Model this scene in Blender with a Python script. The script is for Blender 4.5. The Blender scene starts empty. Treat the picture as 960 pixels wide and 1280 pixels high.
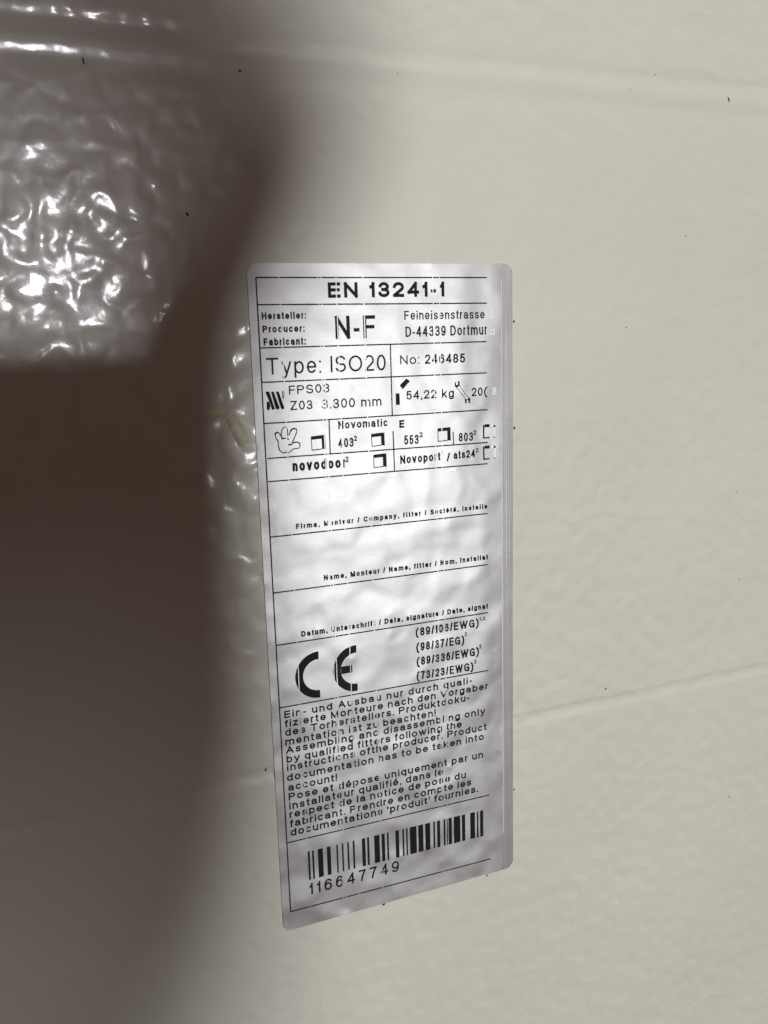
import bpy, bmesh, math, random, os
from mathutils import Matrix, Vector
random.seed(7)
MM = 0.001
scene = bpy.context.scene
COL = scene.collection

# ------------------------------------------------------------------ camera
# metres; the door face is the plane y = 0, x to the right, z up, the label's centre at the origin
cam_data = bpy.data.cameras.new("camera")
cam_data.sensor_fit = 'VERTICAL'
cam_data.sensor_height = 24.0
cam_data.lens = 21.065
cam_data.clip_start = 0.005
cam_data.clip_end = 100.0
cam = bpy.data.objects.new("camera", cam_data)
COL.objects.link(cam)
right = Vector((0.92167, -0.38694, -0.02842))
up = Vector((0.10006, 0.16628, 0.98099))
back = Vector((-0.37486, -0.90699, 0.19197))
rot = Matrix((right, up, back)).transposed()
cam.matrix_world = Matrix.Translation((-0.088524, -0.207704, 0.068306)) @ rot.to_4x4()
cam_data.dof.use_dof = True
cam_data.dof.focus_distance = 0.237
cam_data.dof.aperture_fstop = 14.0
scene.camera = cam

# ------------------------------------------------------------------ world and light
world = bpy.data.worlds.new("World")
scene.world = world
world.use_nodes = True
bg = world.node_tree.nodes["Background"]
wn = world.node_tree.nodes
wl = world.node_tree.links
wc = wn.new("ShaderNodeTexCoord")
wt = wn.new("ShaderNodeTexNoise"); wt.inputs["Scale"].default_value = 3.5; wt.inputs["Detail"].default_value = 2.0
wr = wn.new("ShaderNodeValToRGB")           # a dim brown room, lighter in places
wr.color_ramp.elements[0].position = 0.42; wr.color_ramp.elements[0].color = (0.52, 0.30, 0.215, 1)
wr.color_ramp.elements[1].position = 0.66; wr.color_ramp.elements[1].color = (2.6, 1.85, 1.52, 1)
wl.new(wc.outputs["Generated"], wt.inputs["Vector"]); wl.new(wt.outputs["Fac"], wr.inputs[0]); wl.new(wr.outputs[0], bg.inputs[0])
bg.inputs[1].default_value = 0.055

def lamp(name, loc, target, radius, watts, color):
    d = bpy.data.lights.new(name, 'AREA')
    d.shape = 'DISK'
    d.size = radius * 2
    d.energy = watts
    d.color = color
    o = bpy.data.objects.new(name, d)
    COL.objects.link(o)
    o.location = loc
    o.rotation_euler = (Vector(target) - Vector(loc)).to_track_quat('-Z', 'Y').to_euler()
    return o

# daylight coming in past the right of the camera, and a small bright opening behind it
HIGH_LAMP = (1.30, -3.50, 3.20)
KEY = (0.90, -2.84, -0.27)
POOL = (0.05, -1.98, 0.25)
lamp("high_relief_lamp", HIGH_LAMP, (0, 0, 0), 0.085, 130.0, (1.0, 0.975, 0.93))  # extra high lamp, added so oblique light brings out the embossing
lamp("doorway_light", KEY, (0, 0, 0), 0.055, 30.0, (0.98, 0.985, 0.97))
lamp("window_light", POOL, (-0.07, 0, 0.09), 0.026, 6.3, (0.98, 0.955, 1.0))

scene.view_settings.view_transform = 'Standard'
scene.view_settings.look = 'None'
scene.view_settings.exposure = 0.0
scene.view_settings.gamma = 1.0
scene.view_settings.use_curve_mapping = False
scene.render.engine = 'CYCLES'

# ------------------------------------------------------------------ helpers
def tag(o, label=None, cat=None, group=None, kind=None):
    if label: o["label"] = label
    if cat: o["category"] = cat
    if group: o["group"] = group
    if kind: o["kind"] = kind
    return o

def link_mesh(name, verts, faces, mat, parent=None, smooth=False):
    me = bpy.data.meshes.new(name)
    me.from_pydata(verts, [], faces)
    me.update()
    if smooth:
        for f in me.polygons: f.use_smooth = True
    me.materials.append(mat)
    o = bpy.data.objects.new(name, me)
    COL.objects.link(o)
    o.parent = parent
    return o

class Nodes:
    def __init__(self, name):
        self.m = bpy.data.materials.new(name)
        self.m.use_nodes = True
        self.t = self.m.node_tree
        self.bsdf = self.t.nodes["Principled BSDF"]
        self.out = self.t.nodes["Material Output"]
    def n(self, kind, **kw):
        x = self.t.nodes.new(kind)
        for k, v in kw.items(): setattr(x, k, v)
        return x
    def l(self, a, b): self.t.links.new(a, b)
    def coord(self):
        return self.n("ShaderNodeTexCoord").outputs["Object"]
    def noise(self, vec, scale, detail=2.0, rough=0.5, dist=0.0):
        x = self.n("ShaderNodeTexNoise")
        x.inputs["Scale"].default_value = scale
        x.inputs["Detail"].default_value = detail
        x.inputs["Roughness"].default_value = rough
        x.inputs["Distortion"].default_value = dist
        self.l(vec, x.inputs["Vector"])
        return x.outputs["Fac"]
    def math(self, op, a, b=None, c=None, clamp=False):
        x = self.n("ShaderNodeMath", operation=op, use_clamp=clamp)
        for i, v in enumerate((a, b, c)):
            if v is None: continue
            if isinstance(v, (int, float)): x.inputs[i].default_value = v
            else: self.l(v, x.inputs[i])
        return x.outputs[0]
    def scale(self, vec, s):
        x = self.n("ShaderNodeVectorMath", operation='MULTIPLY')
        self.l(vec, x.inputs[0]); x.inputs[1].default_value = s
        return x.outputs[0]
    def ramp(self, fac, stops):
        x = self.n("ShaderNodeValToRGB")
        e = x.color_ramp.elements
        while len(e) < len(stops): e.new(0.5)
        for el, (p, c) in zip(e, stops): el.position = p; el.color = (*c, 1)
        self.l(fac, x.inputs[0])
        return x.outputs[0]
    def bump(self, height, dist, strength=1.0, normal=None):
        x = self.n("ShaderNodeBump")
        x.inputs["Strength"].default_value = strength
        x.inputs["Distance"].default_value = dist
        self.l(height, x.inputs["Height"])
        if normal is not None: self.l(normal, x.inputs["Normal"])
        return x.outputs[0]
    def mix(self, fac, a, b):
        x = self.n("ShaderNodeMix", data_type='RGBA')
        self.l(fac, x.inputs[0]) if not isinstance(fac, float) else setattr(x.inputs[0], "default_value", fac)
        for s, v in ((x.inputs[6], a), (x.inputs[7], b)):
            if isinstance(v, tuple): s.default_value = (*v, 1)
            else: self.l(v, s)
        return x.outputs[2]

# ------------------------------------------------------------------ materials
def stucco_height(N, v):
    """embossed sheet: rounded lumps about 6 mm apart over a slower swell"""
    a = N.noise(v, 215.0, 0.3, 0.4, 0.3)
    b = N.noise(v, 62.0, 1.0, 0.5)
    h = N.math('MULTIPLY', a, 0.00034)
    return N.math('ADD', h, N.math('MULTIPLY', b, 0.00026))

def make_paint():
    N = Nodes("cream_door_paint")
    v = N.coord()
    tone = N.noise(v, 9.0, 4.0, 0.6)
    col = N.ramp(tone, [(0.3, (0.635, 0.63, 0.573)), (0.7, (0.695, 0.69, 0.632))])
    N.l(col, N.bsdf.inputs["Base Color"])
    # a broad dull sheen under a thinner glossy film, both a little uneven where hands have been
    smudge = N.noise(v, 46.0, 5.0, 0.65, 0.8)
    B = N.bsdf.inputs
    B["IOR"].default_value = 1.5
    sx = N.n("ShaderNodeSeparateXYZ"); N.l(v, sx.inputs[0])
    mr = N.n("ShaderNodeMapRange", interpolation_type='SMOOTHSTEP')
    N.l(N.math('ADD', sx.outputs[0], N.math('MULTIPLY_ADD', tone, 0.03, -0.015)), mr.inputs[0])
    for i_, val in enumerate((-0.035, -0.005, 0.46, 0.05), 1): mr.inputs[i_].default_value = val
    N.l(N.math('ADD', N.math('MULTIPLY_ADD', smudge, 0.20, 0.40), N.math('MULTIPLY', mr.outputs[0], -0.38)), B["Roughness"])
    N.l(mr.outputs[0], B["Coat Weight"])        # shinier where the door is handled, dustier to the right
    B["Coat IOR"].default_value = 1.45
    N.l(N.math('MULTIPLY_ADD', smudge, 0.08, 0.07), B["Coat Roughness"])
    sep = N.n("ShaderNodeSeparateXYZ"); N.l(v, sep.inputs[0])
    off = N.math('MULTIPLY', N.math('SUBTRACT', sep.outputs[2], 0.1286), 220.0)
    flat = N.math('MULTIPLY_ADD', N.math('POWER', 2.718, N.math('MULTIPLY', N.math('MULTIPLY', off, off), -1.0)), -0.72, 1.0)
    fine = N.math('MULTIPLY', N.noise(v, 900.0, 3.0, 0.6), 0.000007)
    fine = N.math('ADD', fine, N.math('MULTIPLY', N.noise(v, 330.0, 2.0, 0.5), 0.000028))
    n1 = N.bump(N.math('ADD', N.math('MULTIPLY', stucco_height(N, v), flat), fine), 1.0)
    N.l(n1, B["Coat Normal"])
    N.l(n1, N.bsdf.inputs["Normal"])
    return N.m

def foil_setup(N, v):
    N.bsdf.inputs["Metallic"].default_value = 0.95
    grain = N.noise(N.scale(v, (400, 400, 4000)), 1.0, 2.0, 0.6)
    N.l(N.ramp(grain, [(0.3, (0.55, 0.55, 0.565)), (0.7, (0.61, 0.61, 0.625))]), N.bsdf.inputs["Base Color"])
    sep = N.n("ShaderNodeSeparateXYZ"); N.l(v, sep.inputs[0])
    x = sep.outputs[0]
    strip = N.math('GREATER_THAN', x, 0.0317)
    lump = N.math('ADD', N.math('MULTIPLY', N.noise(v, 135.0, 0.3, 0.5, 0.2), 0.00052),
                  N.math('MULTIPLY', N.noise(v, 34.0, 1.0, 0.5), 0.0008))
    vo = N.n("ShaderNodeTexVoronoi"); vo.inputs["Scale"].default_value = 120.0; N.l(v, vo.inputs["Vector"])
    dome = N.math('MAXIMUM', N.math('SUBTRACT', 0.34, vo.outputs["Distance"]), 0.0)
    dome = N.math('MULTIPLY', N.math('MULTIPLY', dome, dome), N.math('MULTIPLY', N.math('GREATER_THAN', N.noise(v, 60.0, 1.0), 0.5), 0.0011))
    lump = N.math('ADD', lump, dome)      # small trapped bubbles
    brush = N.math('MULTIPLY', N.noise(N.scale(v, (2200, 2200, 25)), 1.0, 2.0, 0.6), 0.00005)
    height = N.math('ADD', N.math('MULTIPLY', lump, N.math('MULTIPLY_ADD', strip, -0.75, 1.0)),
                    N.math('MULTIPLY', brush, strip))
    fold = N.math('MULTIPLY', N.math('MAXIMUM', N.math('SUBTRACT', x, 0.0317), 0.0), -0.03)
    height = N.math('ADD', height, fold)
    cu = N.math('MAXIMUM', N.math('SUBTRACT', x, 0.014), 0.0)
    curl = N.math('MULTIPLY', N.math('MULTIPLY', cu, cu), -2.6)
    height = N.math('ADD', height, curl)
    N.l(N.bump(height, 1.0), N.bsdf.inputs["Normal"])
    N.bsdf.inputs["Roughness"].default_value = 0.49

def make_foil():
    N = Nodes("matt_silver_foil")
    foil_setup(N, N.coord())
    return N.m

GAPS = [(-27.4, .12), (-17.92, .10), (-17.15, .14), (-13.4, .13), (-6.42, .15), (12.15, .13), (13.98, .13)]
def make_ink():
    """black thermal print with the thin vertical lines the print head missed"""
    N = Nodes("black_thermal_ink")
    v = N.coord()
    sep = N.n("ShaderNodeSeparateXYZ"); N.l(v, sep.inputs[0])
    wob = N.math('MULTIPLY_ADD', N.noise(v, 220.0, 2.0), 0.0002, -0.0001)
    x = N.math('ADD', sep.outputs[0], wob)
    miss = None
    for c, w in GAPS:
        d = N.math('LESS_THAN', N.math('ABSOLUTE', N.math('SUBTRACT', x, c * MM)), w * MM)
        miss = d if miss is None else N.math('MAXIMUM', miss, d)
    worn = N.math('GREATER_THAN', N.noise(v, 1500.0, 3.0, 0.7), 0.735)
    miss = N.math('MAXIMUM', miss, worn)
    N.bsdf.inputs["Base Color"].default_value = (0.012, 0.012, 0.014, 1)
    N.bsdf.inputs["Roughness"].default_value = 0.55
    N.bsdf.inputs["Specular IOR Level"].default_value = 0.12
    tr = N.n("ShaderNodeBsdfTransparent")
    mx = N.n("ShaderNodeMixShader")
    N.l(miss, mx.inputs[0]); N.l(N.bsdf.outputs[0], mx.inputs[1]); N.l(tr.outputs[0], mx.inputs[2])
    N.l(mx.outputs[0], N.out.inputs["Surface"])
    return N.m

def simple(name, col, rough, noise_scale=None, spec=0.5, amp=0.25):
    N = Nodes(name)
    if noise_scale:
        f = N.noise(N.coord(), noise_scale, 4.0, 0.6)
        N.l(N.ramp(f, [(0.3, tuple(c * (1 - amp) for c in col)), (0.7, tuple(min(1, c * (1 + amp)) for c in col))]), N.bsdf.inputs["Base Color"])
    else:
        N.bsdf.inputs["Base Color"].default_value = (*col, 1)
    N.bsdf.inputs["Roughness"].default_value = rough
    N.bsdf.inputs["Specular IOR Level"].default_value = spec
    return N.m

PAINT = make_paint(); FOIL = make_foil(); INK = make_ink()
GHOST = simple("pale_ghost_print", (0.96, 0.96, 0.96), 0.35)
DIRT = simple("black_dirt", (0.016, 0.014, 0.012), 0.8, 900.0)
GRIT = simple("grey_grit", (0.16, 0.15, 0.13), 0.8, 900.0)
GLINT = simple("painted_cream_glint", (0.86, 0.81, 0.62), 0.4, 300.0)  # cream colour standing in for a reflected highlight
BLOCKER_BROWN = simple("dark_brown_blocker", (0.05, 0.038, 0.032), 0.9, 20.0)

# ------------------------------------------------------------------ unseen blocker added behind the camera, shaped to throw the shadow
# (x, z) of the blocker's edge with its own distance y from the door
def onto(px, pz, y, lampxyz):
    s = y / lampxyz[1]
    return (px + s * (lampxyz[0] - px), y, pz + s * (lampxyz[2] - pz))
SHADOW_EDGE = [(-30, 330, 1.2), (-26, 190, 1.0), (-20, 152, .9), (-14, 141, .85), (-8, 126, .75), (-8, 109, .68), (-18, 91, .6), (-28, 73, .6), (-32.5, 55, .6),
               (-34.5, 17, .6), (-36, -24, .62), (-38, -44, .7), (-41.5, -65, .8), (-45, -85, .9), (-50, -100, 1.0), (-56, -118, 1.1), (-65, -140, 1.2), (-82, -190, 1.3), (-115, -300, 1.3)]
HEM = 67.0            # below this height the blocker also steps out to the left
POOL_EDGE = -60.0
FOOT = -18.0           # and here it steps back again
rows = []
for k, (a, b, d) in enumerate(SHADOW_EDGE):
    rows.append((a, b, d))
    for step in (HEM, FOOT):
        if k + 1 < len(SHADOW_EDGE) and b > step > SHADOW_EDGE[k + 1][1]:
            a2, b2, d2 = SHADOW_EDGE[k + 1]
            for hb in (step + .2, step - .2):
                f = (b - hb) / (b - b2)
                rows.append((a + (a2 - a) * f, hb, d + (d2 - d) * f))
def near(b):           # how far the blocker's left edge stands from the door
    return min(1.4, .30 + max(0, b - 68) * .02 + max(0, 66 - b) * .015)
wv, wf = [], []
def strip(cols):       # cols: one (left, right) pair per row, given a thickness away from the door
    base = len(wv)
    for l_, r_ in cols:
        for off in (0.0, -0.02):
            wv.extend([(l_[0], l_[1] + off, l_[2]), (r_[0], r_[1] + off, r_[2])])
    for k in range(len(cols) - 1):
        p, q = base + 4 * k, base + 4 * k + 4
        wf.extend([(p, p + 1, q + 1, q), (p + 2, q + 2, q + 3, p + 3), (p, q, q + 2, p + 2), (p + 1, p + 3, q + 3, q + 1)])
    e = base + 4 * (len(cols) - 1)
    wf.extend([(base, base + 2, base + 3, base + 1), (e, e + 1, e + 3, e + 2)])
strip([(onto(POOL_EDGE * MM, b * MM, -near(b), POOL), onto(a * MM, b * MM, -d, KEY)) for a, b, d in rows])
strip([(onto((min(a - 60, -400)) * MM, b * MM, -d, HIGH_LAMP), onto((a + (7 if b < 60 else 0) + (4 if b < -60 else 0)) * MM, b * MM, -d, HIGH_LAMP)) for a, b, d in rows])
wing = [HEM + (FOOT - HEM) * k / 12 for k in range(13)]
strip([(onto(-.7, b * MM, -near(b), POOL), onto((POOL_EDGE + .5) * MM, b * MM, -near(b), POOL)) for b in wing])
tag(link_mesh("light_blocker", wv, wf, BLOCKER_BROWN), kind="structure")

# ------------------------------------------------------------------ the door panel
def bead(t, up_w, flat, down_w, depth):
    """cross section of a pressed line: t in mm above its centre, result in mm towards the viewer"""
    def ss(x): x = max(0., min(1., x)); return x * x * (3 - 2 * x)
    top = ss((up_w + flat - t) / up_w); bot = ss((t + flat + down_w) / down_w)
    return depth * min(top, bot)

def door_y(u, v):
    w1 = 0.35 * math.sin(u * .11) + 0.25 * math.sin(u * .31 + 1) + 0.12 * math.sin(u * .83 + 2)
    w2 = 0.3 * math.sin(u * .13 + 4) + 0.2 * math.sin(u * .37 + 2)
    t1 = v - 128.6 + w1 * .5
    h = bead(t1 - .5, 2.8, 0.3, 3.0, 0.24)
    h -= 0.205 * math.exp(-((t1 - 5.0) / 1.5) ** 2) + 0.05 * math.exp(-((t1 + 4.2) / 1.5) ** 2)
    t2 = v + 40.1 + w2 * .4
    h -= bead(t2, 1.9, 0.3, 2.8, 0.22)
    return -h

def rows_around(lo, hi, centres):
    out, v = [], lo
    while v < hi:
        out.append(v)
        near = min(abs(v - c) for c in centres)
        v += 0.22 if near < 9 else (1.0 if near < 12 else 6.0)
    out.append(hi)
    return out

vs = rows_around(-330, 330, (128.6, -40.1))
us = [-420, -300, -220] + [-160 + 2.0 * k for k in range(181)] + [260, 330, 420]
dv, df = [], []
for v in vs:
    for u in us:
        dv.append((u * MM, door_y(u, v) * MM, v * MM))
nu = len(us)
for j in range(len(vs) - 1):
    for i in range(nu - 1):
        a = j * nu + i
        df.append((a, a + 1, a + nu + 1, a + nu))
border = [i for i in range(nu)] + [j * nu + nu - 1 for j in range(1, len(vs))] + \
         [(len(vs) - 1) * nu + i for i in range(nu - 2, -1, -1)] + [j * nu for j in range(len(vs) - 2, 0, -1)]
base = len(dv)
for b in border:
    x, y, z = dv[b]; dv.append((x, 0.04, z))
for k in range(len(border)):
    k2 = (k + 1) % len(border)
    df.append((border[k2], border[k], base + k, base + k2))
df.append(tuple(range(base, base + len(border))))
door = link_mesh("garage_door", dv, df, PAINT, smooth=True)
tag(door, "cream white embossed metal garage door panel with two pressed horizontal lines", "garage door", kind="thing")

# ------------------------------------------------------------------ the label
def rounded_outline(x0, x1, z0, z1, r, steps=10):
    pts = []
    for cx, cz, a0 in ((x1 - r, z1 - r, 0), (x0 + r, z1 - r, 90), (x0 + r, z0 + r, 180), (x1 - r, z0 + r, 270)):
        for k in range(steps + 1):
            a = math.radians(a0 + 90 * k / steps)
            pts.append((cx + r * math.cos(a), cz + r * math.sin(a)))
    return pts

SHEET = 0.20        # mm, front face of the foil above the door face
def sheet(name, outline, y_front, y_back, mat, parent=None, chamfer=0.05):
    n = len(outline)
    cx = sum(p[0] for p in outline) / n; cz = sum(p[1] for p in outline) / n
    def ring(y, inset):
        out = []
        for i, (x, z) in enumerate(outline):
            px, pz = outline[i - 1]; qx, qz = outline[(i + 1) % n]
            tx, tz = qx - px, qz - pz; l = math.hypot(tx, tz) or 1
            out.append(((x - tz / l * inset) * MM, y * MM, (z + tx / l * inset) * MM))
        return out
    v = ring(y_back, 0) + ring(y_front + chamfer, 0) + ring(y_front, chamfer)
    f = []
    for r in (0, 1):
        for i in range(n):
            j = (i + 1) % n
            f.append((r * n + i, r * n + j, (r + 1) * n + j, (r + 1) * n + i))
    f.append(tuple(2 * n + i for i in range(n)))
    return link_mesh(name, v, f, mat, parent)

label = sheet("type_label", rounded_outline(-35.0, 35.05, -85.7, 85.65, 2.6), -SHEET, 0.12, FOIL)
tag(label, "silver foil type label with black print and barcode stuck on the cream door", "label")

# the raised edge of the clear cover, a thin pale line near the right side
ce = [(31.6, -74), (31.8, -74), (31.76, 20), (31.8, 82), (31.6, 82), (31.54, 20)]
sheet("cover_edge", ce, -SHEET - .06, -SHEET + .05, simple("pale_cover_edge", (0.86, 0.86, 0.87), 0.35), label, .03)

PRINT_Y = -(SHEET + 0.03) * MM

# a plain grotesque drawn as pen strokes: x 0..1 over the letter's ink width, y 0 = baseline, 1 = capital height
XH = 0.73
def A(cx, cy, rx, ry, a0, a1): return ('a', cx, cy, rx, ry, a0, a1)
_stem = [(0, 0), (0, 1)]
_bowl = [A(.5, XH / 2, .5, XH / 2, 0, 360)]
_e = [[A(.5, XH / 2, .5, XH / 2, 0, 318)], [(0, XH / 2), (1, XH / 2)]]
GLYPH = {   # width, strokes
 'A': (.86, [[(0, 0), (.5, 1)], [(.5, 1), (1, 0)], [(.2, .34), (.8, .34)]]),
 'C': (.84, [[A(.52, .5, .52, .5, 42, 318)]]),
 'D': (.78, [_stem, [(0, 1), (.4, 1), A(.4, .5, .6, .5, 90, -90), (.4, 0), (0, 0)]]),
 'E': (.68, [_stem, [(0, 1), (1, 1)], [(0, .52), (.93, .52)], [(0, 0), (1, 0)]]),
 'F': (.64, [_stem, [(0, 1), (1, 1)], [(0, .5), (.9, .5)]]),
 'G': (.86, [[A(.52, .5, .52, .5, 42, 330)], [(.58, .47), (1, .47)], [(1, .47), (1, .0)]]),
 'H': (.74, [_stem, [(1, 0), (1, 1)], [(0, .52), (1, .52)]]),
 'I': (0, [_stem]),
 'M': (.88, [_stem, [(0, 1), (.5, .02)], [(.5, .02), (1, 1)], [(1, 1), (1, 0)]]),
 'N': (.75, [_stem, [(0, 1), (1, 0)], [(1, 0), (1, 1)]]),
 'O': (.94, [[A(.5, .5, .5, .5, 0, 360)]]),
 'P': (.72, [_stem, [(0, 1), (.55, 1), A(.55, .74, .45, .26, 90, -90), (.55, .48), (0, .48)]]),
 'S': (.74, [[A(.5, .745, .46, .255, 25, 240), (.7, .46), A(.5, .265, .5, .265, 55, -160)]]),
 'T': (.80, [[(0, 1), (1, 1)], [(.5, 1), (.5, 0)]]),
 'U': (.74, [[(0, 1), (0, .32), A(.5, .32, .5, .32, 180, 360), (1, .32), (1, 1)]]),
 'V': (.86, [[(0, 1), (.5, 0)], [(.5, 0), (1, 1)]]),
 'W': (1.22, [[(0, 1), (.26, 0)], [(.26, 0), (.5, .98)], [(.5, .98), (.74, 0)], [(.74, 0), (1, 1)]]),
 'Z': (.76, [[(.04, 1), (.97, 1)], [(.97, 1), (.03, 0)], [(.03, 0), (1, 0)]]),
 'a': (.64, [[A(.48, .5, .44, .23, 160, 0), (.92, .5), (.92, .12), (1, .0)], [(.92, .42), A(.45, .2, .45, .2, 75, 290), (.92, .2)]]),
 'b': (.64, [_stem, _bowl]),
 'c': (.60, [[A(.52, XH / 2, .52, XH / 2, 45, 315)]]),
 'd': (.64, [[(1, 0), (1, 1)], _bowl]),
 'e': (.64, _e),
 'f': (.34, [[(1, 1), (.8, 1), A(.8, .82, .36, .18, 90, 180), (.44, .8), (.44, 0)], [(0, XH), (1, XH)]]),
 'g': (.64, [_bowl, [(1, XH), (1, -.04), A(.5, -.04, .5, .22, 0, -155)]]),
 'h': (.60, [_stem, [(0, XH - .3), A(.5, XH - .28, .5, .28, 180, 0), (1, 0)]]),
 'i': (0, [[(0, 0), (0, XH - .07)], [(0, .99), (0, 1.0)]]),
 'k': (.60, [_stem, [(.95, XH), (0, .25)], [(.34, .44), (1, 0)]]),
 'l': (0, [_stem]),
 'm': (1.0, [[(0, 0), (0, XH)], [(0, XH - .27), A(.25, XH - .24, .25, .24, 180, 0), (.5, 0)], [(.5, XH - .27), A(.75, XH - .24, .25, .24, 180, 0), (1, 0)]]),
 'n': (.60, [[(0, 0), (0, XH)], [(0, XH - .3), A(.5, XH - .28, .5, .28, 180, 0), (1, 0)]]),
 'o': (.66, [_bowl]),
 'p': (.64, [[(0, -.28), (0, XH)], _bowl]),
 'q': (.64, [[(1, -.28), (1, XH)], _bowl]),
 'r': (.34, [[(0, 0), (0, XH)], [(0, XH - .3), A(.85, XH - .3, .85, .3, 180, 85)]]),
 's': (.58, [[A(.5, .55, .45, .18, 20, 235), (.7, .33), A(.5, .19, .5, .19, 50, -160)]]),
 't': (.34, [[(.4, .96), (.4, .16), A(.8, .16, .4, .16, 180, 270), (1, 0)], [(0, XH), (1, XH)]]),
 'u': (.60, [[(0, XH), (0, .28), A(.5, .28, .5, .28, 180, 360), (1, .3)], [(1, XH), (1, 0)]]),
 'v': (.64, [[(0, XH), (.5, 0)], [(.5, 0), (1, XH)]]),
 'w': (.94, [[(0, XH), (.27, 0)], [(.27, 0), (.5, XH)], [(.5, XH), (.73, 0)], [(.73, 0), (1, XH)]]),
 'y': (.64, [[(0, XH), (.5, .02)], [(1, XH), (.42, -.2), (.28, -.28), (.08, -.28)]]),
 'z': (.58, [[(.04, XH), (.95, XH)], [(.95, XH), (.03, 0)], [(.03, 0), (1, 0)]]),
 '0': (.64, [[A(.5, .5, .5, .5, 0, 360)]]),
 '1': (.30, [[(1, 0), (1, 1)], [(0, .74), (.55, .78), (1, 1)]]),
 '2': (.64, [[A(.5, .71, .5, .29, 170, -32), (.5, .3), (.03, .05)], [(0, 0), (1, 0)]]),
 '3': (.64, [[A(.5, .757, .45, .243, 165, -90), (.36, .514)], [(.4, .514), A(.5, .257, .5, .257, 90, -165)]]),
 '4': (.68, [[(.76, 0), (.76, 1)], [(.76, 1), (0, .27)], [(0, .27), (1, .27)]]),
 '5': (.64, [[(.9, 1), (.2, 1)], [(.2, 1), (.07, .47)], [(.07, .47), A(.5, .33, .5, .33, 140, -155)]]),
 '6': (.64, [[A(.5, .32, .5, .32, 0, 360)], [A(.55, .5, .55, .5, 45, 180), (0, .32)]]),
 '7': (.62, [[(0, 1), (1, 1)], [(1, 1), (.56, .5), (.36, 0)]]),
 '8': (.64, [[A(.5, .757, .44, .243, 0, 360)], [A(.5, .26, .5, .26, 0, 360)]]),
 '9': (.64, [[A(.5, .68, .5, .32, 0, 360)], [A(.45, .5, .55, .5, -135, 0), (1, .68)]]),
 '-': (.30, [[(0, .36), (1, .36)]]),
 ':': (0, [[(0, 0), (0, .01)], [(0, XH - .02), (0, XH - .01)]]),
 '.': (0, [[(0, 0), (0, .01)]]),
 ',': (.04, [[(1, .02), (0, -.14)]]),
 '!': (0, [[(0, .38), (0, 1)], [(0, 0), (0, .01)]]),
 "'": (0, [[(0, .72), (0, 1)]]),
 '/': (.40, [[(0, 0), (1, 1)]]),
 '(': (.46, [[A(1.6, .38, 1.6, .72, 112, 248)]]),
 ')': (.46, [[A(-.6, .38, 1.6, .72, 68, -68)]]),
}
GLYPH['é'] = (.64, _e + [[(.42, .86), (.66, 1.04)]])

def stroke_points(items):
    out = []
    for it in items:
        if it[0] == 'a':
            _, cx, cy, rx, ry, a0, a1 = it
            n = max(3, int(abs(a1 - a0) / 12))
            for k in range(n + 1):
                a = math.radians(a0 + (a1 - a0) * k / n)
                q = (cx + rx * math.cos(a), cy + ry * math.sin(a))
                if not out or math.hypot(q[0] - out[-1][0], q[1] - out[-1][1]) > 1e-3: out.append(q)
        elif not out or math.hypot(it[0] - out[-1][0], it[1] - out[-1][1]) > 1e-3:
            out.append(it)
    return out

def ribbon(pts, t):
    """a flat pen stroke of width t with square ends"""
    closed = math.hypot(pts[0][0] - pts[-1][0], pts[0][1] - pts[-1][1]) < t * .05 and len(pts) > 4
    if closed: pts = pts[:-1]
    n = len(pts)
    if not closed:
        def ext(p, q):
            l = math.hypot(p[0] - q[0], p[1] - q[1]) or 1
            return (p[0] + (p[0] - q[0]) / l * t / 2, p[1] + (p[1] - q[1]) / l * t / 2)
        pts = [ext(pts[0], pts[1])] + pts[1:-1] + [ext(pts[-1], pts[-2])]
    L, Rr = [], []
    for i in range(n):
        a = pts[i - 1] if (closed or i > 0) else pts[0]
        b = pts[i]
        c = pts[(i + 1) % n] if (closed or i < n - 1) else pts[-1]
        d1 = (b[0] - a[0], b[1] - a[1]); d2 = (c[0] - b[0], c[1] - b[1])
        l1 = math.hypot(*d1); l2 = math.hypot(*d2)
        if l1 < 1e-9: d1, l1 = d2, l2
        if l2 < 1e-9: d2, l2 = d1, l1
        n1 = (-d1[1] / l1, d1[0] / l1); n2 = (-d2[1] / l2, d2[0] / l2)
        mx, my = n1[0] + n2[0], n1[1] + n2[1]
        m2 = mx * mx + my * my
        k = t / 2 * min(1.5, 2 / max(m2, .4) if m2 > 1e-6 else 1.5)
        if m2 < 1e-6: mx, my, k = n1[0], n1[1], t / 2
        L.append((b[0] + mx * k, b[1] + my * k)); Rr.append((b[0] - mx * k, b[1] - my * k))
    f = [(i, n + i, n + (i + 1) % n, (i + 1) % n) for i in range(n if closed else n - 1)]
    return L + Rr, f

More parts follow.
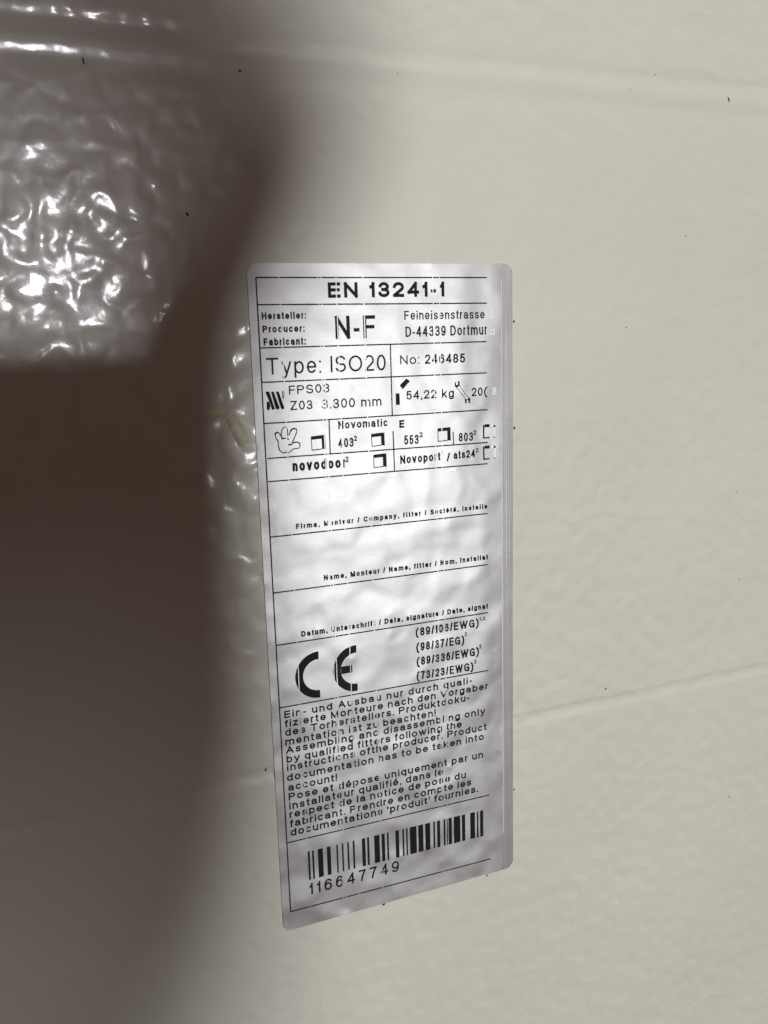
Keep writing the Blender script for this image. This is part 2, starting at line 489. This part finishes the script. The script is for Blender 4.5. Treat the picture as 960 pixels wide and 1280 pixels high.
def text_mesh(text, x, z, width, angle, cap, weight, aspect):
    t = weight * cap
    words_w = sum(GLYPH[c][0] for c in text if c != ' ')
    n_space = text.count(' ')
    n_gap = len(text) - 1
    gap0, space0 = .20, .26
    if aspect:      # letters keep their shape, the spacing takes up the line's width
        ax = aspect * cap
        letters = sum(max(t, GLYPH[c][0] * ax) for c in text if c != ' ')
        g = (width - letters) / max(1, n_gap + .9 * n_space) if n_gap else 0
        sp = .9 * g
    else:
        ink = sum(0 if GLYPH[c][0] * cap > t else t for c in text if c != ' ')
        ax = (width - ink) / max(.05, words_w + gap0 * n_gap + space0 * n_space)
        for _ in range(6):
            ink = sum(t if GLYPH[c][0] * ax <= t else 0 for c in text if c != ' ')
            used = sum(GLYPH[c][0] for c in text if c != ' ' and GLYPH[c][0] * ax > t)
            ax = (width - ink) / max(.05, used + gap0 * n_gap + space0 * n_space)
        g, sp = gap0 * ax, space0 * ax
    a = math.radians(max(-.8, min(.8, angle)) * .6); ca, sa = math.cos(a), math.sin(a)
    pen = 0.0; V, F = [], []
    layer = 0
    for c in text:
        if c == ' ':
            pen += sp + g; continue
        gw, strokes = GLYPH[c]
        w = max(t, gw * ax)
        for s in strokes:
            pts = [(pen + t / 2 + px * (w - t), t / 2 + py * (cap - t)) for px, py in stroke_points(s)]
            pts = [(px + (1e-5 * i if len(pts) == 2 else 0), pz) for i, (px, pz) in enumerate(pts)]
            v, f = ribbon(pts, t)
            b = len(V)
            layer = (layer + 1) % 4
            for px, pz in v:
                V.append(((x + px * ca - pz * sa) * MM, PRINT_Y - layer * 2e-6, (z + px * sa + pz * ca) * MM))
            F += [tuple(q + b for q in ff) for ff in f]
        pen += w + g
    return V, F

class Print:
    def __init__(self): self.v, self.f = [], []
    def add(self, v, f):
        b = len(self.v); self.v += v; self.f += [tuple(i + b for i in q) for q in f]
    def poly(self, pts):
        ar = sum(pts[i - 1][0] * pts[i][1] - pts[i][0] * pts[i - 1][1] for i in range(len(pts)))
        if ar < 0: pts = pts[::-1]
        self.add([(x * MM, PRINT_Y, z * MM) for x, z in pts], [tuple(range(len(pts)))])
    def line(self, pts, w):
        n = len(pts); L, Rr = [], []
        for i in range(n):
            a = pts[max(0, i - 1)]; b = pts[min(n - 1, i + 1)]
            tx, tz = b[0] - a[0], b[1] - a[1]; l = math.hypot(tx, tz) or 1
            nx, nz = -tz / l * w / 2, tx / l * w / 2
            L.append((pts[i][0] + nx, pts[i][1] + nz)); Rr.append((pts[i][0] - nx, pts[i][1] - nz))
        v = [(x * MM, PRINT_Y, z * MM) for x, z in L + Rr]
        self.add(v, [(i, n + i, n + i + 1, i + 1) for i in range(n - 1)])
    def build(self, name, mat=None, parent=None):
        return link_mesh(name, self.v, self.f, mat or INK, parent or label)

# text: part, words, x and z of the start of the baseline, width, angle, capital height (mm), stroke weight, letter aspect
TEXT = [
    ('heading', 'EN 13241-1', -15.52, 77.59, 30.82, 0.09, 3.6, 0.216, 0),
    ('maker', 'Hersteller:', -32.02, 72.88, 10.8, -0.03, 1.63, 0.22, 0),
    ('maker', 'Producer:', -31.98, 69.87, 10.24, -0.28, 1.64, 0.22, 0),
    ('maker', 'Fabricant:', -31.91, 66.91, 10.33, -0.59, 1.69, 0.22, 0),
    ('initials', 'N-F', -14.02, 67.93, 10.37, 0.02, 5.44, 0.157, 0),
    ('address', 'Feineisenstrasse', 4.18, 72.1, 22.54, -0.35, 2.18, 0.151, 0),
    ('address', 'D-44339 Dortmur', 4.4, 67.93, 22.98, 0.14, 2.53, 0.151, 0),
    ('type', 'Type: ISO20', -31.57, 60.17, 30.4, -0.62, 3.89, 0.116, 0),
    ('serial', 'No:', 2.76, 61.24, 5.23, -0.66, 2.28, 0.139, 0),
    ('serial', '246485', 9.57, 61.14, 11.35, -0.84, 2.34, 0.174, 0),
    ('panel_size', 'FPS03', -26.32, 55.27, 10.2, 0.66, 2.11, 0.151, 0),
    ('panel_size', 'Z03', -26.21, 51.55, 5.59, -0.92, 2.2, 0.151, 0),
    ('panel_size', '3.300 mm', -18.27, 51.41, 15.68, -0.57, 2.31, 0.151, 0),
    ('weight', '54,22 kg', 4.19, 52.44, 13.42, -0.41, 2.2, 0.162, 0),
    ('year', '20(', 22.77, 52.36, 4.61, -1.14, 2.2, 0.162, 0),
    ('drive', 'Novomatic', -14.23, 46.25, 13.11, -1.74, 1.96, 0.197, 0),
    ('drive', 'E', 2.09, 45.48, 1.39, -0.39, 1.97, 0.238, 0),
    ('drive', '403', -14.41, 41.68, 4.04, -1.67, 2.29, 0.165, 0),
    ('drive', '2', -10.23, 43.01, 0.81, -1.22, 1.39, 0.197, 0),
    ('drive', '553', 3.3, 41.13, 4.07, -0.39, 2.36, 0.165, 0),
    ('drive', '2', 7.63, 42.75, 0.9, -1.35, 1.31, 0.197, 0),
    ('drive', '803', 18.84, 40.8, 4.19, -0.9, 2.29, 0.165, 0),
    ('drive', '2', 23.18, 42.3, 0.81, -0.91, 1.26, 0.197, 0),
    ('drive', 'novodoor', -26.35, 36.77, 13.55, -1.08, 2.57, 0.22, 0),
    ('drive', '2', -12.69, 37.97, 0.83, -0.41, 1.39, 0.197, 0),
    ('drive', 'Novoport', 2.1, 36.3, 11.32, 0.34, 2.17, 0.197, 0),
    ('drive', '1', 13.75, 37.71, 0.39, 1.69, 1.04, 0.197, 0),
    ('drive', '/', 15.27, 35.97, 0.98, 1.6, 2.19, 0.197, 0),
    ('drive', 'ats24', 17.3, 36.35, 6.28, 1.31, 2.05, 0.197, 0),
    ('drive', '2', 23.8, 37.62, 0.76, 0.44, 1.16, 0.197, 0),
    ('firm_line', 'Firma, Monteur / Company, fitter / Société, installe', -26.21, 22.48, 53.34, -0.35, 1.34, 0.248, 1.0),
    ('name_line', 'Name, Monteur / Name, fitter / Nom, installat', -19.6, 8.58, 46.83, -0.63, 1.42, 0.248, 1.0),
    ('date_line', 'Datum, Unterschrift / Date, signature / Date, signat', -26.17, -5.19, 53.3, -0.64, 1.46, 0.248, 1.0),
    ('directives', '(89/106/EWG)', 5.29, -10.11, 18.97, -0.88, 2.3, 0.191, 0),
    ('directives', '1,2', 24.52, -8.62, 1.74, 2.61, 0.96, 0.191, 0),
    ('directives', '(98/37/EG)', 5.38, -14.33, 14.39, -0.95, 2.34, 0.191, 0),
    ('directives', '2', 19.85, -12.41, 0.76, -3.95, 1.14, 0.191, 0),
    ('directives', '(89/336/EWG)', 5.4, -18.33, 18.86, -2.01, 2.33, 0.191, 0),
    ('directives', '2', 24.35, -16.63, 0.7, 0.03, 1.15, 0.191, 0),
    ('directives', '(73/23/EWG)', 5.3, -22.39, 17.17, -1.99, 2.35, 0.191, 0),
    ('directives', '2', 22.74, -20.71, 0.67, -3.91, 1.16, 0.191, 0),
    ('notice', 'Ein- und Ausbau nur durch quali-', -31.7, -25.96, 53.65, -0.65, 1.97, 0.195, 1.2),
    ('notice', 'fizierte Monteure nach den Vorgaber', -31.68, -28.43, 58.64, -0.7, 1.98, 0.195, 1.2),
    ('notice', 'des Torherstellers. Produktdoku-', -31.71, -30.82, 52.82, -0.73, 1.98, 0.195, 1.2),
    ('notice', 'mentation ist zu beachten!', -31.78, -33.36, 42.55, -0.75, 1.99, 0.195, 1.2),
    ('notice', 'Assembling and disassembling only', -31.75, -35.65, 57.78, -1.1, 2.0, 0.195, 1.2),
    ('notice', 'by qualified fitters following the', -31.73, -38.13, 50.37, -1.42, 2.01, 0.195, 1.2),
    ('notice', 'instructions ofthe producer. Product', -31.7, -40.42, 58.12, -1.11, 2.01, 0.195, 1.2),
    ('notice', 'documentation has to be taken into', -31.84, -43.21, 57.37, -0.88, 2.02, 0.195, 1.2),
    ('notice', 'account!', -31.68, -45.99, 13.36, -0.7, 2.03, 0.195, 1.2),
    ('notice', 'Pose et dépose uniquement par un', -31.68, -48.61, 56.92, -1.01, 2.04, 0.195, 1.2),
    ('notice', 'installateur qualifié, dans le', -31.66, -51.19, 44.29, -0.53, 2.05, 0.195, 1.2),
    ('notice', 'respect de la notice de pose du', -31.7, -53.58, 51.45, -1.16, 2.06, 0.195, 1.2),
    ('notice', 'fabricant. Prendre en compte les', -31.7, -56.16, 53.15, -1.29, 2.06, 0.195, 1.2),
    ('notice', "documentations 'produit' fournies.", -31.67, -58.68, 55.27, -0.94, 2.07, 0.195, 1.2),
    ('barcode_number', '116647749', -27.36, -76.9, 25.97, -0.66, 3.31, 0.145, 1.0),
    ('ghost', '5', 28.01, 71.95, 1.34, 1.5, 2.21, 0.16, 0),
    ('ghost', 'd', 28.15, 67.85, 1.54, 1.56, 1.82, 0.16, 0),
    ('ghost', '8', 28.81, 52.47, 1.27, -0.08, 1.87, 0.16, 0),
]
SHAPES = {
    'rule': [([(-32.91, 82.34), (27.43, 82.2)], 0.32), ([(-32.9, 76.24), (27.39, 75.84)], 0.32), ([(-32.96, 66.41), (27.2, 66.17)], 0.32), ([(-32.83, 58.46), (27.26, 58.19)], 0.32), ([(-32.88, 48.78), (27.42, 48.64)], 0.32), ([(-32.52, 40.44), (27.36, 40.01)], 0.32), ([(-32.57, 34.83), (27.32, 34.37)], 0.32), ([(-32.82, 21.22), (27.22, 20.92)], 0.32), ([(-32.67, 7.14), (27.12, 6.83)], 0.32), ([(-32.64, -6.39), (27.2, -6.74)], 0.32), ([(-32.7, -22.91), (27.15, -23.43)], 0.32), ([(-32.64, -60.3), (27.15, -60.94)], 0.32), ([(-32.78, -80.26), (27.54, -81.12)], 0.32), ([(-32.9, 82.42), (-32.78, -80.37)], 0.32), ([(0.22, 66.12), (0.25, 48.83)], 0.3), ([(-16.54, 48.62), (-16.57, 40.38)], 0.3), ([(0.33, 44.85), (0.46, 34.69)], 0.3), ([(17.22, 43.48), (17.33, 40.2)], 0.28)],
    'box': [[(-21.38, 44.95), (-17.74, 45.15), (-17.66, 41.59), (-21.31, 41.47)], [(-5.63, 44.5), (-2.05, 44.66), (-2.0, 41.38), (-5.59, 41.27)], [(-5.22, 39.25), (-1.69, 39.37), (-1.67, 35.93), (-5.23, 35.87)], [(12.77, 44.66), (16.48, 44.79), (16.51, 41.28), (12.8, 41.21)]],
    'cutbox': [[(26.01, 44.7), (29.65, 44.51), (29.63, 41.16), (26.0, 41.16)], [(25.99, 39.05), (29.72, 38.99), (29.7, 35.57), (26.0, 35.54)]],
    'stripe': [([(-32.08, 56.06), (-31.79, 56.31), (-31.16, 56.24), (-30.05, 52.24), (-30.2, 51.93), (-30.75, 51.93), (-31.2, 53.73)], 0), ([(-30.76, 56.17), (-30.06, 56.17), (-28.83, 52.26), (-29.0, 51.97), (-29.64, 51.96), (-29.81, 52.23)], 0), ([(-29.55, 56.11), (-28.87, 56.17), (-27.65, 52.2), (-27.8, 51.94), (-28.35, 51.92), (-28.52, 52.25)], 0), ([(-31.93, 53.85), (-31.32, 53.94), (-31.07, 52.83), (-31.36, 51.88), (-31.94, 51.96)], 0), ([(-27.91, 56.21), (-27.8, 54.34)], 0.28), ([(-27.52, 56.28), (-27.45, 54.41)], 0.14)],
    'hand': [([(-28.96, 45.56), (-29.08, 46.11), (-29.47, 46.5), (-30.03, 46.44), (-30.28, 46.01), (-30.13, 45.19), (-29.59, 44.35), (-29.59, 43.26), (-29.42, 42.26), (-28.89, 41.67), (-28.25, 41.44), (-27.64, 41.63), (-27.21, 41.42), (-26.54, 41.68), (-25.95, 42.24), (-25.0, 42.29), (-24.43, 42.38), (-24.18, 42.96), (-24.33, 43.57), (-24.83, 43.83), (-26.07, 43.68), (-26.27, 43.3), (-25.85, 44.26), (-25.22, 45.49), (-24.84, 46.37), (-24.92, 47.01), (-25.51, 47.22), (-26.13, 46.96), (-26.81, 45.78), (-27.25, 45.45), (-27.16, 46.16), (-27.17, 47.15), (-27.55, 47.66), (-28.08, 47.57), (-28.62, 46.89), (-28.72, 45.91), (-28.59, 44.82), (-28.82, 45.37)], 0.25), ([(-28.6, 44.78), (-28.21, 44.97), (-27.69, 44.97)], 0.34), ([(-27.4, 45.1), (-27.0, 44.52)], 0.34), ([(-27.12, 43.37), (-26.31, 43.32)], 0.34), ([(-30.34, 45.93), (-29.99, 46.44), (-29.47, 46.5)], 0.38), ([(-26.49, 46.57), (-25.7, 47.18), (-24.96, 47.01)], 0.38), ([(-26.06, 43.73), (-24.93, 43.87), (-24.23, 43.42)], 0.28)],
    'wrench': [([(18.38, 54.79), (19.22, 53.96), (19.92, 53.03), (20.69, 52.22), (20.81, 51.73)], 0.16), ([(19.28, 55.42), (19.7, 54.57), (20.32, 53.91), (20.71, 53.2), (21.72, 52.17), (22.27, 51.93)], 0.16), ([(17.9, 56.31), (18.24, 56.02), (18.23, 55.53), (18.7, 55.44), (18.98, 55.77), (18.68, 56.2), (18.95, 56.54), (19.36, 56.03), (19.24, 55.35), (18.53, 54.69), (17.91, 55.13)], 0), ([(20.66, 51.81), (21.16, 51.64), (21.67, 51.75), (21.92, 52.02), (22.35, 51.86), (22.29, 50.67), (21.81, 50.63), (21.87, 51.25), (21.48, 51.49), (21.24, 51.29), (21.28, 50.66), (20.8, 50.68), (20.84, 51.1)], 0)],
    'tilt': [([(1.32, 54.18), (2.33, 54.13), (2.4, 51.31), (1.31, 51.29)], 0), ([(2.47, 56.11), (4.33, 57.75), (5.3, 57.06), (3.27, 55.08)], 0)],
}
BARS = [(-27.57, -27.4), (-27.4, -26.74), (-26.13, -25.62), (-24.54, -23.13), (-22.01, -20.96), (-19.33, -18.89), (-17.77, -17.33), (-16.22, -15.75), (-14.66, -14.13), (-12.02, -11.06), (-10.51, -9.91), (-8.44, -6.86), (-6.33, -5.32), (-4.69, -4.17), (-2.14, -1.11), (-0.06, 0.42), (1.04, 1.5), (2.16, 4.19), (4.73, 6.24), (6.85, 8.37), (9.35, 9.88), (10.52, 11.46), (12.55, 13.09), (13.56, 13.9), (14.04, 15.12), (15.75, 17.8), (18.32, 19.35), (20.98, 22.5), (23.1, 23.59), (24.15, 25.16)]

PART_NAME = {'heading': 'standard_number', 'maker': 'maker_caption', 'initials': 'maker_initials', 'address': 'maker_address', 'type': 'type_line',
             'serial': 'serial_number', 'panel_size': 'panel_size_text', 'weight': 'weight_text', 'year': 'year_text', 'drive': 'drive_list_text',
             'firm_line': 'firm_caption', 'name_line': 'name_caption', 'date_line': 'date_caption', 'directives': 'directive_list',
             'notice': 'fitting_notice', 'barcode_number': 'barcode_number', 'ghost': 'ghost_print'}
prints = {}
for part, s, x, z, w, ang, cap, bold, asp in TEXT:
    prints.setdefault(part, Print()).add(*text_mesh(s, x, z, w, ang, cap, bold, asp))
ghost = prints['ghost']
for tl, tr, br, bl in SHAPES['cutbox']:
    cut = 28.0
    k = Print()
    prints.setdefault('cut', []).append(k)
    k.line([(cut, tl[1] - .25), (tl[0] + .5, tl[1] - .25)], .8)
    k.line([(tl[0] + .2, tl[1]), (bl[0] + .2, bl[1])], .42)
    k.line([(cut, bl[1] + .12), (bl[0] + .2, bl[1] + .12)], .36)
    ghost.line([(cut + .3, tl[1] - .25), (tr[0] + .1, tr[1] - .25)], .7)
    ghost.line([(tr[0] - .25, tr[1]), (br[0] - .25, br[1])], .6)
    ghost.line([(cut + .8, bl[1] + .12), (br[0], br[1] + .12)], .3)
cut = prints.pop('cut')
for part, p in prints.items():
    p.build(PART_NAME[part], GHOST if part == 'ghost' else INK)
for p in cut: p.build("checkbox")
for tl, tr, br, bl in SHAPES['box']:
    p = Print()
    p.poly([tl, tr, (tr[0], tr[1] - .85), (tl[0], tl[1] - .85)])
    p.poly([(tr[0] - .95, tr[1] - .86), (tr[0], tr[1] - .86), br, (br[0] - .95, br[1] + .1)])
    p.line([(tl[0] + .1, tl[1] - .86), (bl[0] + .1, bl[1])], .2)
    p.line([(bl[0] + .2, bl[1] + .12), (br[0] - .96, br[1] + .12)], .24)
    p.build("checkbox")

r = Print()
for pts, w in SHAPES['rule']: r.line(pts, w)
r.build("ruled_lines")
for key, name in (('stripe', 'striped_symbol'), ('hand', 'hand_symbol'), ('wrench', 'wrench_symbol'), ('tilt', 'tilting_door_symbol')):
    r = Print()
    for pts, w in SHAPES[key]:
        r.line(pts, w) if w else r.poly(pts)
    r.build(name)

# CE mark
def arc_letter(p, cx, cz, ro, ri, ext):
    n = 40; o, i_ = [], []
    for k in range(n + 1):
        a = math.radians(90 + 180 * k / n)
        o.append((cx + ro * math.cos(a), cz + ro * math.sin(a))); i_.append((cx + ri * math.cos(a), cz + ri * math.sin(a)))
    o = [(cx + ext, cz + ro)] + o + [(cx + ext, cz - ro)]
    i_ = [(cx + ext, cz + ri)] + i_ + [(cx + ext, cz - ri)]
    m = len(o)
    p.add([(x * MM, PRINT_Y, z * MM) for x, z in o + i_], [(k, k + 1, m + k + 1, m + k) for k in range(m - 1)])
ce_mark = Print()
arc_letter(ce_mark, -22.1, -15.9, 6.2, 4.15, .2)
arc_letter(ce_mark, -11.9, -15.95, 6.25, 4.2, .27)
ce_mark.poly([(-16.0, -14.9), (-12.9, -14.9), (-12.9, -16.9), (-16.0, -16.9)])
ce_mark.build("conformity_mark")

bc = Print()
for a, b in BARS:
    t = (a + 27.4) / 52.6
    top = -64.25 - .9 * t; bot = -72.5 - .75 * t
    bc.poly([(a, top), (b, top), (b, bot), (a, bot)])
bc.build("barcode")

# ------------------------------------------------------------------ dirt on the door and round the label
def blob(name, u, v, a, b, ang, h, mat, seed, seg=12):
    rnd = random.Random(seed)
    y0 = door_y(u, v)
    vs_, fs_ = [], []
    rad = [1 + rnd.uniform(-.3, .3) for _ in range(seg)]
    ca, sa = math.cos(ang), math.sin(ang)
    for lvl, (rr, hh) in enumerate(((1.0, -.05), (.85, .6), (.45, 1.0))):
        for k in range(seg):
            t = 2 * math.pi * k / seg
            x, z = a * rr * rad[k] * math.cos(t), b * rr * rad[k] * math.sin(t)
            vs_.append(((x * ca - z * sa) * MM, -h * hh * MM, (x * sa + z * ca) * MM))
    vs_.append((0, -h * 1.1 * MM, 0))
    for l_ in range(2):
        for k in range(seg):
            j = (k + 1) % seg
            fs_.append((l_ * seg + k, l_ * seg + j, (l_ + 1) * seg + j, (l_ + 1) * seg + k))
    for k in range(seg): fs_.append((2 * seg + k, 2 * seg + (k + 1) % seg, 3 * seg))
    o = link_mesh(name, vs_, fs_, mat, smooth=True)
    o.location = (u * MM, y0 * MM, v * MM)
    return o

SPECKS = [
 (-66.9, 125.8, .22, .95, .15, "long black dirt speck under the glinting left end of the top line"),
 (-33.9, 126.5, .32, .25, 0, "small black dirt speck under the top line above the label's left edge"),
 (103.9, 129.7, .26, .75, .35, "short black dirt stroke on the top line at far right"),
 (70.6, 130.0, .20, .22, 0, "tiny grey speck on the top line, lower one of a pair right of the label"),
 (78.8, 134.4, .20, .22, 0, "tiny grey speck just above the top line, right of the label"),
 (4.0, 128.8, .16, .18, 0, "tiny grey speck on the top line straight above the label"),
 (-47.6, 95.9, .30, .48, .2, "ragged black dirt speck on the brown shaded door left above the label"),
 (71.3, 68.8, .24, .26, 0, "small round grey speck on the bare door right of the label's address lines"),
 (90.8, 93.3, .22, .24, 0, "small round grey speck on the bare door above right of the label"),
 (113.7, 18.7, .20, .30, .3, "faint grey speck near the right rim, upper of two"),
 (116.4, -9.1, .16, .40, -.2, "faint thin grey speck near the right rim, lower of two"),
 (66.8, -36.2, .22, .5, -.6, "slanting dark nick on the lower line right of the label"),
 (116.8, -82.9, .3, .38, .5, "grey dirt speck low on the door near the right rim"),
 (-37.2, -38.8, .26, .62, -.35, "black dirt stroke touching the label's left edge beside the notice"),
 (35.5, 71.1, .30, .35, 0, "black crumb stuck to the label's right edge beside the address"),
 (35.6, 43.3, .32, .5, .4, "black crumb stuck to the label's right edge beside the checkboxes"),
 (-6.1, -86.0, .5, .42, 0, "largest black crumb stuck under the label's bottom edge"),
 (26.4, -86.3, .34, .28, 0, "small black crumb under the label's bottom edge near its right corner"),
 (35.5, -61.3, .28, .3, 0, "black crumb stuck to the label's right edge beside the barcode"),
]
for k, (u, v, a, b, ang, lab) in enumerate(SPECKS):
    faint = "tiny" in lab or "faint" in lab or "round" in lab or "grey" in lab
    o = blob("dirt_speck", u, v, a * (.75 if faint else .9), b * (.75 if faint else .9), ang, .12, GRIT if faint else DIRT, 50 + k)
    tag(o, lab, "dirt speck", "dark specks of dirt on the door")

# a reflected highlight, put in as a raised cream lump left of the label
def glint(outline, tail, u, v, h):
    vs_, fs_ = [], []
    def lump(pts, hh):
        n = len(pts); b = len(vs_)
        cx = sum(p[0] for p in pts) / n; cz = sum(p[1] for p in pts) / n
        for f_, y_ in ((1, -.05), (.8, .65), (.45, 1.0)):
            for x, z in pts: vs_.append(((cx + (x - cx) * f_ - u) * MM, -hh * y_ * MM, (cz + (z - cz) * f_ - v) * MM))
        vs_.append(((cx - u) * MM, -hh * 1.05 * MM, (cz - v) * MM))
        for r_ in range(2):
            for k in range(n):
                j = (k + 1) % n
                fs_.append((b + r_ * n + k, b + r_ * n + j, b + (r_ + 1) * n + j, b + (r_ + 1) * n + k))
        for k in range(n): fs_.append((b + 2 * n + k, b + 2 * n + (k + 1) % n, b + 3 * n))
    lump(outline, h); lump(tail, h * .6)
    o = link_mesh("painted_glint", vs_, fs_, GLINT, smooth=True)
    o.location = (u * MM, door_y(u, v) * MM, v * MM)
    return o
o = glint([(-42.0, 52.4), (-42.2, 51.0), (-41.6, 49.6), (-41.0, 47.6), (-40.0, 45.4), (-39.1, 43.8), (-38.0, 43.4), (-36.9, 44.6), (-36.9, 46.4), (-37.8, 48.6), (-38.9, 50.3), (-39.7, 52.0), (-40.6, 53.0)],
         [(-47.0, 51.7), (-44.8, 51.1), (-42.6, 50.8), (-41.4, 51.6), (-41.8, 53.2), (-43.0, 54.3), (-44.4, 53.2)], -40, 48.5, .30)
tag(o, "painted cream highlight on the shaded door beside the label's left edge", "paint drip")
